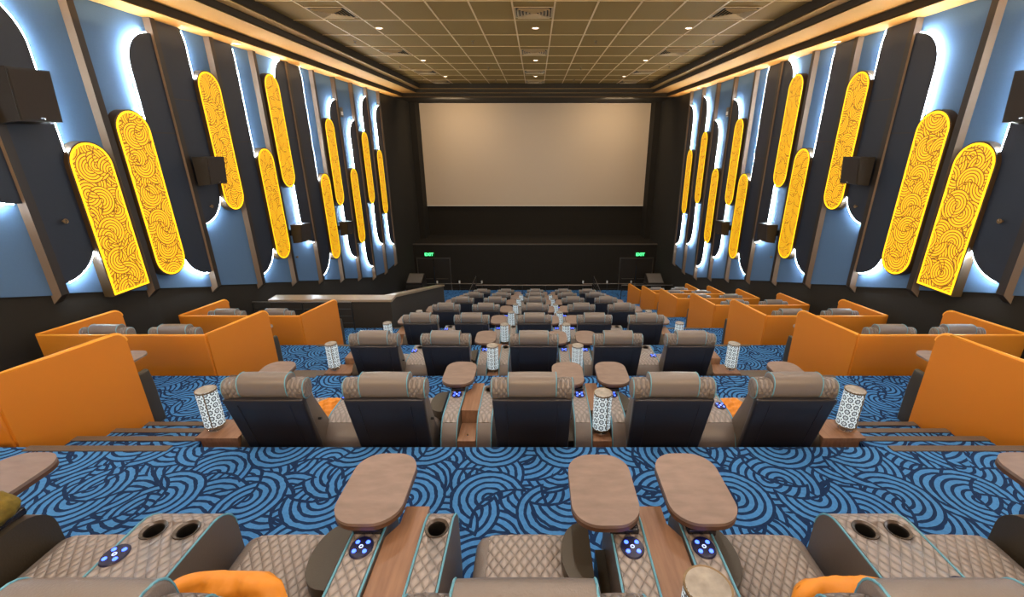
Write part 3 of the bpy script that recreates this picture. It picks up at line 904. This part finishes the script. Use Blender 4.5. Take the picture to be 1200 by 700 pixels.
def make_side_table(s):    # s: +1 the seat lies to the right (+x) of the table
    r = empty('side_table'); tag(r, 'x', 'side table', 'wooden end tables with an armrest')
    # outer armrest
    a = arm(r, *sorted((s * 0.262, s * 0.440)), name='armrest', plain=True)
    w = MB().prism([(-0.135, 0.29), (0.255, 0.29), (0.255, 0.58), (-0.135, 0.58)] if s > 0 else [(-0.255, 0.29), (0.135, 0.29), (0.135, 0.58), (-0.255, 0.58)], 0.36, 0.53, 'z').build('rear_shelf', M['wood'], r, smooth=False)
    MB().rbox(*sorted((s * 0.06, s * 0.258)), 0.585, 1.02, 0.05, 0.632, 0.006, 2).build('wood_console', M['wood'], r)
    MB().box(*sorted((s * -0.10, s * 0.12)), 0.33, 0.56, 0.0, 0.36).build('pedestal', M['bolster'], r)
    tray(r, s * 0.16, 1.12, base=(s * 0.33, 0.93))
    return r
def make_lamp():
    r = empty('table_lamp'); tag(r, 'x', 'lamp', 'cylinder table lamps with cut-out pattern')
    MB().lathe([(0.062, 0.0), (0.060, 0.010), (0.020, 0.014), (0.016, 0.04), (0.07, 0.045), (0.082, 0.05)], n=28).build('base', M['chrome'], r)
    MB().lathe([(0.083, 0.05), (0.083, 0.415)], n=36, cap=False).build('shade', M['shade'], r)
    MB().lathe([(0.0, 0.425), (0.078, 0.425)], n=32, cap=False).build('top_disc', M['marble'], r)
    MB().lathe([(0.078, 0.423), (0.086, 0.425), (0.086, 0.412), (0.0835, 0.411)], n=32, cap=False).build('top_rim', M['brass'], r)
    MB().lathe([(0.0835, 0.049), (0.086, 0.05), (0.086, 0.062), (0.0835, 0.063)], n=32, cap=False).build('bottom_rim', M['brass'], r)
    MB().box(0.030, 0.036, -0.084, -0.078, 0.055, 0.42).build('seam_strip', M['brass'], r)
    return r

rec = make_recliner(); con_l = make_console_left(); con_r = make_console_right()
arm2 = make_double_arm(1); arm2m = make_double_arm(-1); st_l = make_side_table(1); st_r = make_side_table(-1); lamp = make_lamp()
# a dark bolster that fills the gap beside a tray arm; part of the seat
def add_bolster(root, s):
    pts = [(s * 0.30, 0.70)]
    for i in range(15):
        a = PI * i / 14
        pts.append((s * (0.298 - 0.145 * math.sin(a) ** 0.8), 0.90 - 0.19 * math.cos(a)))
    pts.append((s * 0.30, 1.10))
    mb = MB()
    mb.prism(pts, 0.30, 0.53, 'z')
    o = mb.build('side_bolster', M['bolster'], root)
    bv = o.modifiers.new('b', 'BEVEL'); bv.width = 0.02; bv.segments = 3; bv.limit_method = 'ANGLE'; bv.angle_limit = 0.9
    return o
rec_r = copy_tree(rec, None); add_bolster(rec_r, 1)
rec_l = copy_tree(rec, None); add_bolster(rec_l, -1)

ROWN = ['nearest the camera', 'second from the camera', 'third from the camera', 'fourth from the camera', 'fifth from the camera', 'sixth from the camera', 'seventh from the camera', 'nearest the screen']
COLN = ['far left seat', 'second seat from the left', 'middle seat', 'second seat from the right', 'far right seat']
first = {}
def place(proto, loc, label, group=None, rz=0, skip=()):
    key = proto.name
    if key not in first and not skip:
        first[key] = 1; proto['_used'] = 1
        PL.append((proto, loc, label, group, rz)); return proto
    return clone(proto, loc, label, group, rz, skip=skip)
PL = []
SX = [-2.19, -1.197, 0.02, 1.185, 2.19]
SP = [rec, rec_r, rec_r, rec_l, rec]
for n in range(0, 8):
    y = edge(n - 1); z = fz(n); rn = ROWN[n]
    skip = ()
    for c in range(5):
        place(SP[c], (SX[c], y, z), 'grey leather recliner, %s in the row %s' % (COLN[c], rn), 'grey leather recliners')
    place(con_l, (-0.595, y, z), 'wood-topped console left of the middle seat, row %s' % rn)
    place(con_r, (0.665, y, z), 'wood-topped two-tray console right of the middle seat, row %s' % rn)
    place(arm2, (-1.720, y, z), 'wide double cup holder armrest, left pair of seats, row %s' % rn)
    place(arm2m, (1.715, y, z), 'wide double cup holder armrest, right pair of seats, row %s' % rn)
    place(st_l, (-2.935, y, z), 'wooden end table with tray at the left end, row %s' % rn)
    place(st_r, (2.935, y, z), 'wooden end table with tray at the right end, row %s' % rn)
    g = 'cylinder table lamps with cut-out pattern'
    place(lamp, (-2.965, y + 0.43, z + 0.531), 'glowing white patterned cylinder lamp at the left end, row %s' % rn)
    place(lamp, (2.965, y + 0.43, z + 0.531), 'glowing white patterned cylinder lamp at the right end, row %s' % rn)
    place(lamp, (0.665, y + 0.43, z + 0.501), 'glowing white patterned cylinder lamp right of the middle seat, row %s' % rn)
    if n >= 2:
        place(lamp, (-0.590, y + 0.43, z + 0.501), 'glowing white patterned cylinder lamp left of the middle seat, row %s' % rn)

# ------------------------------------------------------------------ orange booths
def make_booth(s, xi=4.55):
    """s=-1 booth at left wall, inner side at -xi; origin at rear edge of the row"""
    r = empty('booth_partition'); tag(r, 'x', 'partition', 'orange leather booth partitions')
    xo = 6.90; y0 = 0.14; h = 1.21; t = 0.045; yf = 1.12; sh = 0.27
    MB().rbox(*sorted((s * xi, s * xo)), y0, y0 + t, 0.0, h, 0.015, 3).build('back_panel', M['orange'], r)
    MB().rbox(*sorted((s * (xi + 0.01), s * (xo - 0.01))), y0 + 0.004, y0 + t - 0.004, h - 0.004, h + 0.008, 0.006, 2).build('top_edge', M['orange_trim'], r)
    for xa in (xi, xo):
        ln = yf - y0
        rr = 0.10; n = 6
        pts = [(0, 0), (ln, 0), (ln, h - rr)]
        for i in range(n + 1):
            a = i / n * PI / 2; pts.append((ln - rr + rr * math.cos(a), h - rr + rr * math.sin(a)))
        pts.append((0, h))
        mb = MB().prism(pts, -t / 2, t / 2, 'x', 0)
        edge_ = MB().tube([(0, p[0], p[1] + 0.0) for p in pts[2:]], t * 0.52, 8)
        def sk(m2): m2.v = [(s * xa + a - s * sh * max(0, b) / ln, y0 + t * 0.5 + b, c) for a, b, c in m2.v]; return m2
        so = sk(mb).build('side_panel', M['orange'], r)
        sk(edge_).build('top_edge', M['orange_trim'], so)
    x_ = s * (xi - sh + 0.03)
    MB().rbox(x_ - 0.03, x_ + 0.03, yf + 0.03, yf + 0.21, 0.02, 0.70, 0.028, 4, lambda x, y, z: (x, y - 0.12 * max(0, z - 0.5), z)).build('end_bolster', M['bolster'], r)
    return r
bl = make_booth(-1); br = make_booth(1); br2 = make_booth(1, 4.40)
# tray on a pedestal between the two booth seats
def make_booth_tray():
    r = empty('booth_tray_table'); tag(r, 'x', 'tray table', 'wooden tray tables inside the booths')
    MB().prism(rr2d(0.165, 0.245, 0.13), 0.955, 0.975, 'z').build('table_top', M['tray'], r)
    MB().lathe([(0.10, 0.0), (0.10, 0.02), (0.03, 0.03), (0.025, 0.955)], n=16).build('pedestal', M['plastic'], r)
    return r
bt = make_booth_tray()
BORD = ['', 'nearest the camera', 'second from the camera', 'third from the camera', 'fourth from the camera', 'fifth from the camera', 'sixth from the camera', 'nearest the screen']
for n in range(1, 8):
    y = edge(n - 1); z = fz(n)
    for s in (-1, 1):
        if s < 0 and n > 3: continue
        p = bl if s < 0 else (br if n < 5 else br2)
        bo = BORD[n] if s > 0 else (BORD[n] if n < 3 else 'last on that side')
        place(p, (0, y, z), 'orange leather booth partition by the %s wall, %s' % (PT[s], bo), 'orange leather booth partitions')
        for q, (x, w) in enumerate(((5.12, 'aisle-side'), (6.10, 'wall-side'))):
            place(rec, (s * x, y + 0.22, z), 'grey leather recliner, %s seat in the %s booth %s' % (w, PT[s], bo), 'grey leather recliners')
        place(bt, (s * 5.61, y + 0.50, z), 'oval wooden tray between the seats of the %s booth %s' % (PT[s], bo), 'wooden tray tables inside the booths')
        place(bt, (s * 4.62, y + 1.35, z - 0.20), 'oval wooden tray at the aisle seat of the %s booth %s' % (PT[s], bo), 'wooden tray tables inside the booths')

for o, loc, label, group, rz in PL:
    o.location = loc; o.rotation_euler = (0, 0, rz); o['label'] = label
    if group: o['group'] = group
for o in [ob for ob in bpy.data.objects if '_used' in ob]:
    del o['_used']

# ------------------------------------------------------------------ cushions
def cushion(name, w, h, t, m_, loc, rx, label, rz=0, seed=1):
    rnd = random.Random(seed)
    n = 22; mb = MB(); top = []; V = []; F = []
    ph = [rnd.uniform(0, 6) for _ in range(6)]
    for side in (1, -1):
        for i in range(n + 1):
            for j in range(n + 1):
                u = i / n * 2 - 1; v = j / n * 2 - 1
                pin = 1 - 0.10 * (u * u) * (1 - v * v) - 0.0
                pv = 1 - 0.10 * (v * v) * (1 - u * u)
                k = max(0, (1 - u ** 4) * (1 - v ** 4)) ** 0.42
                fold = 0.010 * math.sin(9 * u + 2 * v + ph[0]) + 0.008 * math.sin(14 * v - 5 * u + ph[1]) + 0.006 * math.sin(21 * u + 9 * v + ph[2])
                V.append((u * w / 2 * pv * (1 - 0.13 * abs(v) ** 3), v * h / 2 * pin * (1 - 0.22 * u ** 4 * (v > 0)), side * (t / 2 * k + fold * k)))
    N = (n + 1) ** 2
    for s in range(2):
        for i in range(n):
            for j in range(n):
                a = s * N + i * (n + 1) + j
                q = (a, a + n + 1, a + n + 2, a + 1)
                F.append(q if s == 0 else q[::-1])
    mb.add(V, F)
    o = mb.build(name, m_, None, loc=loc, ang=180)
    bm = bmesh.new(); bm.from_mesh(o.data); bmesh.ops.remove_doubles(bm, verts=bm.verts, dist=0.0005); bm.to_mesh(o.data); bm.free()
    o.rotation_euler = (rx, 0, rz)
    tag(o, label, 'cushion', 'orange seat cushions' if 'orange' in label else None)
    return o
y0_ = edge(-1); z0_ = fz(0)
for i, (x, yy, zz, w, h) in enumerate(((-2.24, 0.455, 0.615, 0.42, 0.32), (-1.16, 0.48, 0.665, 0.50, 0.38), (0.02, 0.46, 0.615, 0.44, 0.33), (1.27, 0.475, 0.65, 0.46, 0.37), (2.26, 0.46, 0.62, 0.42, 0.32))):
    cushion('cushion', w, h, 0.12, M['orange_cloth'], (x, y0_ + yy, z0_ + zz), math.radians(64), 'rumpled orange satin cushion on the %s, row nearest the camera' % COLN[i], seed=i)
for i, x in ((0, -2.03), (4, 2.03)):
    cushion('cushion', 0.30, 0.28, 0.11, M['orange_cloth'], (x, edge(0) + 0.74, fz(1) + 0.53), math.radians(15), 'orange satin cushion on the %s, row second from the camera' % COLN[i], seed=i + 9)
cushion('cushion', 0.34, 0.34, 0.12, M['mustard'], (-2.68, y0_ + 0.90, z0_ + 0.715), 0.05, 'dark mustard patterned cushion lying on the end table at the far left', seed=33)

# ------------------------------------------------------------------ ceiling fittings
def make_vent():
    r = empty('ceiling_vent'); tag(r, 'x', 'air vent', 'square four-way ceiling vents')
    f = MB()
    for a0, a1 in ((0.385, 0.42),):
        f.box(-a1, a1, -a1, -a0, -0.014, 0.0); f.box(-a1, a1, a0, a1, -0.014, 0.0)
        f.box(-a1, -a0, -a0, a0, -0.014, 0.0); f.box(a0, a1, -a0, a0, -0.014, 0.0)
    f.build('frame', M['vent'], r)
    MB().box(-0.385, 0.385, -0.385, 0.385, -0.002, 0.0).build('backing', M['vent_dark'], r)
    for k in range(5):
        a = 0.36 - 0.07 * k; b = a - 0.045
        q = [(-a, -a, -0.045), (a, -a, -0.045), (a, a, -0.045), (-a, a, -0.045), (-b, -b, -0.006), (b, -b, -0.006), (b, b, -0.006), (-b, b, -0.006)]
        q = q + [(x, y, z + 0.004) for x, y, z in q]
        MB().add(q, [(0, 1, 5, 4), (1, 2, 6, 5), (2, 3, 7, 6), (3, 0, 4, 7), (8, 12, 13, 9), (9, 13, 14, 10), (10, 14, 15, 11), (11, 15, 12, 8),
                     (0, 8, 9, 1), (1, 9, 10, 2), (2, 10, 11, 3), (3, 11, 8, 0)]).build('louvre', M['vent'] if k % 1 == 0 else M['black'], r, smooth=False)
    return r
def make_down():
    r = empty('downlight'); tag(r, 'x', 'downlight', 'round recessed downlights')
    MB().lathe([(0.075, 0.0), (0.105, 0.0), (0.10, -0.010), (0.078, -0.012)], n=24, cap=False).build('trim_ring', M['grid'], r)
    MB().lathe([(0.0, -0.006), (0.076, -0.006)], n=24, cap=False).build('lens', M['lamp_on'], r)
    return r
def make_sprinkler():
    r = empty('sprinkler'); tag(r, 'x', 'sprinkler', 'small brass ceiling sprinklers')
    MB().lathe([(0.05, 0.0), (0.045, -0.012), (0.014, -0.02), (0.014, -0.07)], n=12).build('stem', M['brass'], r)
    MB().lathe([(0.042, -0.07), (0.042, -0.076)], n=12).build('deflector', M['brass'], r)
    return r
vent = make_vent(); dl = make_down(); sp = make_sprinkler()
PL.clear()
ZC = Z0 + 2.708
LX = {-4.45: 'left lane', 0.0: 'centre lane', 4.45: 'right lane', -3.8: 'left', 3.8: 'right'}
for ix, x in enumerate((-4.45, 0.0, 4.45)):
    for j, y in enumerate((11.25, 15.75, 19.9, 23.0)):
        place(vent, (x, y, Z0 + 2.7095), 'square ceiling vent in the %s, %s from the camera' % (LX[x], ORD[j]), 'square four-way ceiling vents')
DL = []
for x in (-3.9, 0.04, 3.9):
    for j, y in enumerate((4.0, 8.2, 12.7, 17.3, 21.3)):
        DL.append((x, y))
for j, (x, y) in enumerate(DL):
    nm = {-3.9: 'left', 0.04: 'centre', 3.9: 'right'}[x]
    place(dl, (x, y, ZC + 0.011), 'small round lit downlight, %s line of the ceiling, %s from the camera' % (nm, ORD[j % 5]), 'round recessed downlights')
place(dl, (-6.92, 11.6, Z0 + 2.169), 'small round downlight in the left side soffit', 'round recessed downlights')
place(dl, (6.92, 11.4, Z0 + 2.169), 'small round downlight in the right side soffit, nearer the camera', 'round recessed downlights')
place(dl, (6.92, 20.4, Z0 + 2.169), 'small round downlight in the right side soffit, nearer the screen', 'round recessed downlights')
for s in (-1, 1):
    for j, (x, y) in enumerate(((1.75, 14.2), (1.78, 18.9), (1.8, 22.4), (5.1, 14.2), (5.1, 18.6), (5.1, 22.0))):
        place(sp, (s * x, y, Z0 + 2.7215), 'small brass sprinkler on the ceiling, %s %s, %s from the camera' % (PT[s], 'inner line' if x < 3 else 'outer line', ORD[j % 3]), 'small brass ceiling sprinklers')
for o, loc, label, group, rz in PL:
    o.location = loc; o['label'] = label
    if group: o['group'] = group
for o in [ob for ob in bpy.data.objects if '_used' in ob]: del o['_used']
# drop prototypes that never were placed
def drop(o):
    for c in list(o.children): drop(c)
    bpy.data.objects.remove(o)
for o in (rec, rec_r, rec_l, con_l, con_r, arm2, arm2m, st_l, st_r, lamp, bl, br, br2, bt, vent, dl, sp):
    if o.get('label') == 'x': drop(o)

# ------------------------------------------------------------------ lights
def area(name, loc, rot, size, power, col, shape='DISK', sy=None, spread=PI):
    l = bpy.data.lights.new(name, 'AREA'); l.energy = power; l.color = col; l.shape = shape; l.size = size
    if sy: l.size_y = sy
    l.spread = spread
    o = bpy.data.objects.new(name, l); COL.objects.link(o); o.location = loc; o.rotation_euler = rot
    return o
WARM = (1.0, 0.84, 0.66)
for (x, y) in DL:
    area('downlight_lamp', (x, y, Z0 + 2.66), (0, 0, 0), 0.16, 58, WARM)
for y in (-1.5, 2.0, 5.5):
    for x in (-2.0, 2.0):
        area('downlight_lamp', (x, y, Z0 + 2.66), (0, 0, 0), 0.3, 44, (1.0, 0.92, 0.86))
# fill lamps added behind the camera to brighten ceiling, seat backs and booths
for x in (-4.8, -1.6, 1.6, 4.8):
    area('rear_fill', (x, -3.85, Z0 + 1.6), (math.radians(86), 0, 0), 1.2, 70, (1.0, 0.86, 0.72), 'RECTANGLE', 0.6)

for x in (-5.0, 0.0, 5.0):
    area('rear_up_fill', (x, -3.8, Z0 + 0.6), (math.radians(135), 0, 0), 1.6, 290, (1.0, 0.72, 0.38), 'RECTANGLE', 0.4)  # added warm fill aimed upward, out of view, to lift soffits and ceiling
for s in (-1, 1):
    area('soffit_fill', (s * 6.86, 11.5, Z0 + 1.72), (0, math.radians(180 - s * 14), 0), 0.05, 95, (1.0, 0.66, 0.30), 'RECTANGLE', 24.0)  # added fill along each wall top, unseen from below, brightening the soffits
for x in (-4.9, 4.9):
    area('screen_wash_lamp', (x * 0.9, 24.8, Z0 + 2.1), (math.radians(60), 0, 0), 1.5, 120, (1.0, 0.74, 0.45), 'RECTANGLE', 0.3)
w = bpy.data.worlds.new('world'); scene.world = w; w.use_nodes = True
w.node_tree.nodes['Background'].inputs[0].default_value = (0.02, 0.02, 0.02, 1)

# ------------------------------------------------------------------ camera
cam = bpy.data.cameras.new('camera'); co = bpy.data.objects.new('camera', cam); COL.objects.link(co)
cam.sensor_width = 36.0; cam.sensor_fit = 'HORIZONTAL'; cam.lens = 514.0 / 1200 * 36
cam.shift_x = -28.0 / 1200; cam.clip_start = 0.02; cam.clip_end = 200
co.location = (0.05, 0, Z0); co.rotation_euler = (math.radians(90 - 19.6), 0, 0)
scene.camera = co
scene.view_settings.view_transform = 'Standard'
try: scene.view_settings.look = 'None'
except Exception: pass
scene.view_settings.gamma = 1.0; scene.view_settings.use_curve_mapping = False
scene.view_settings.exposure = -0.08
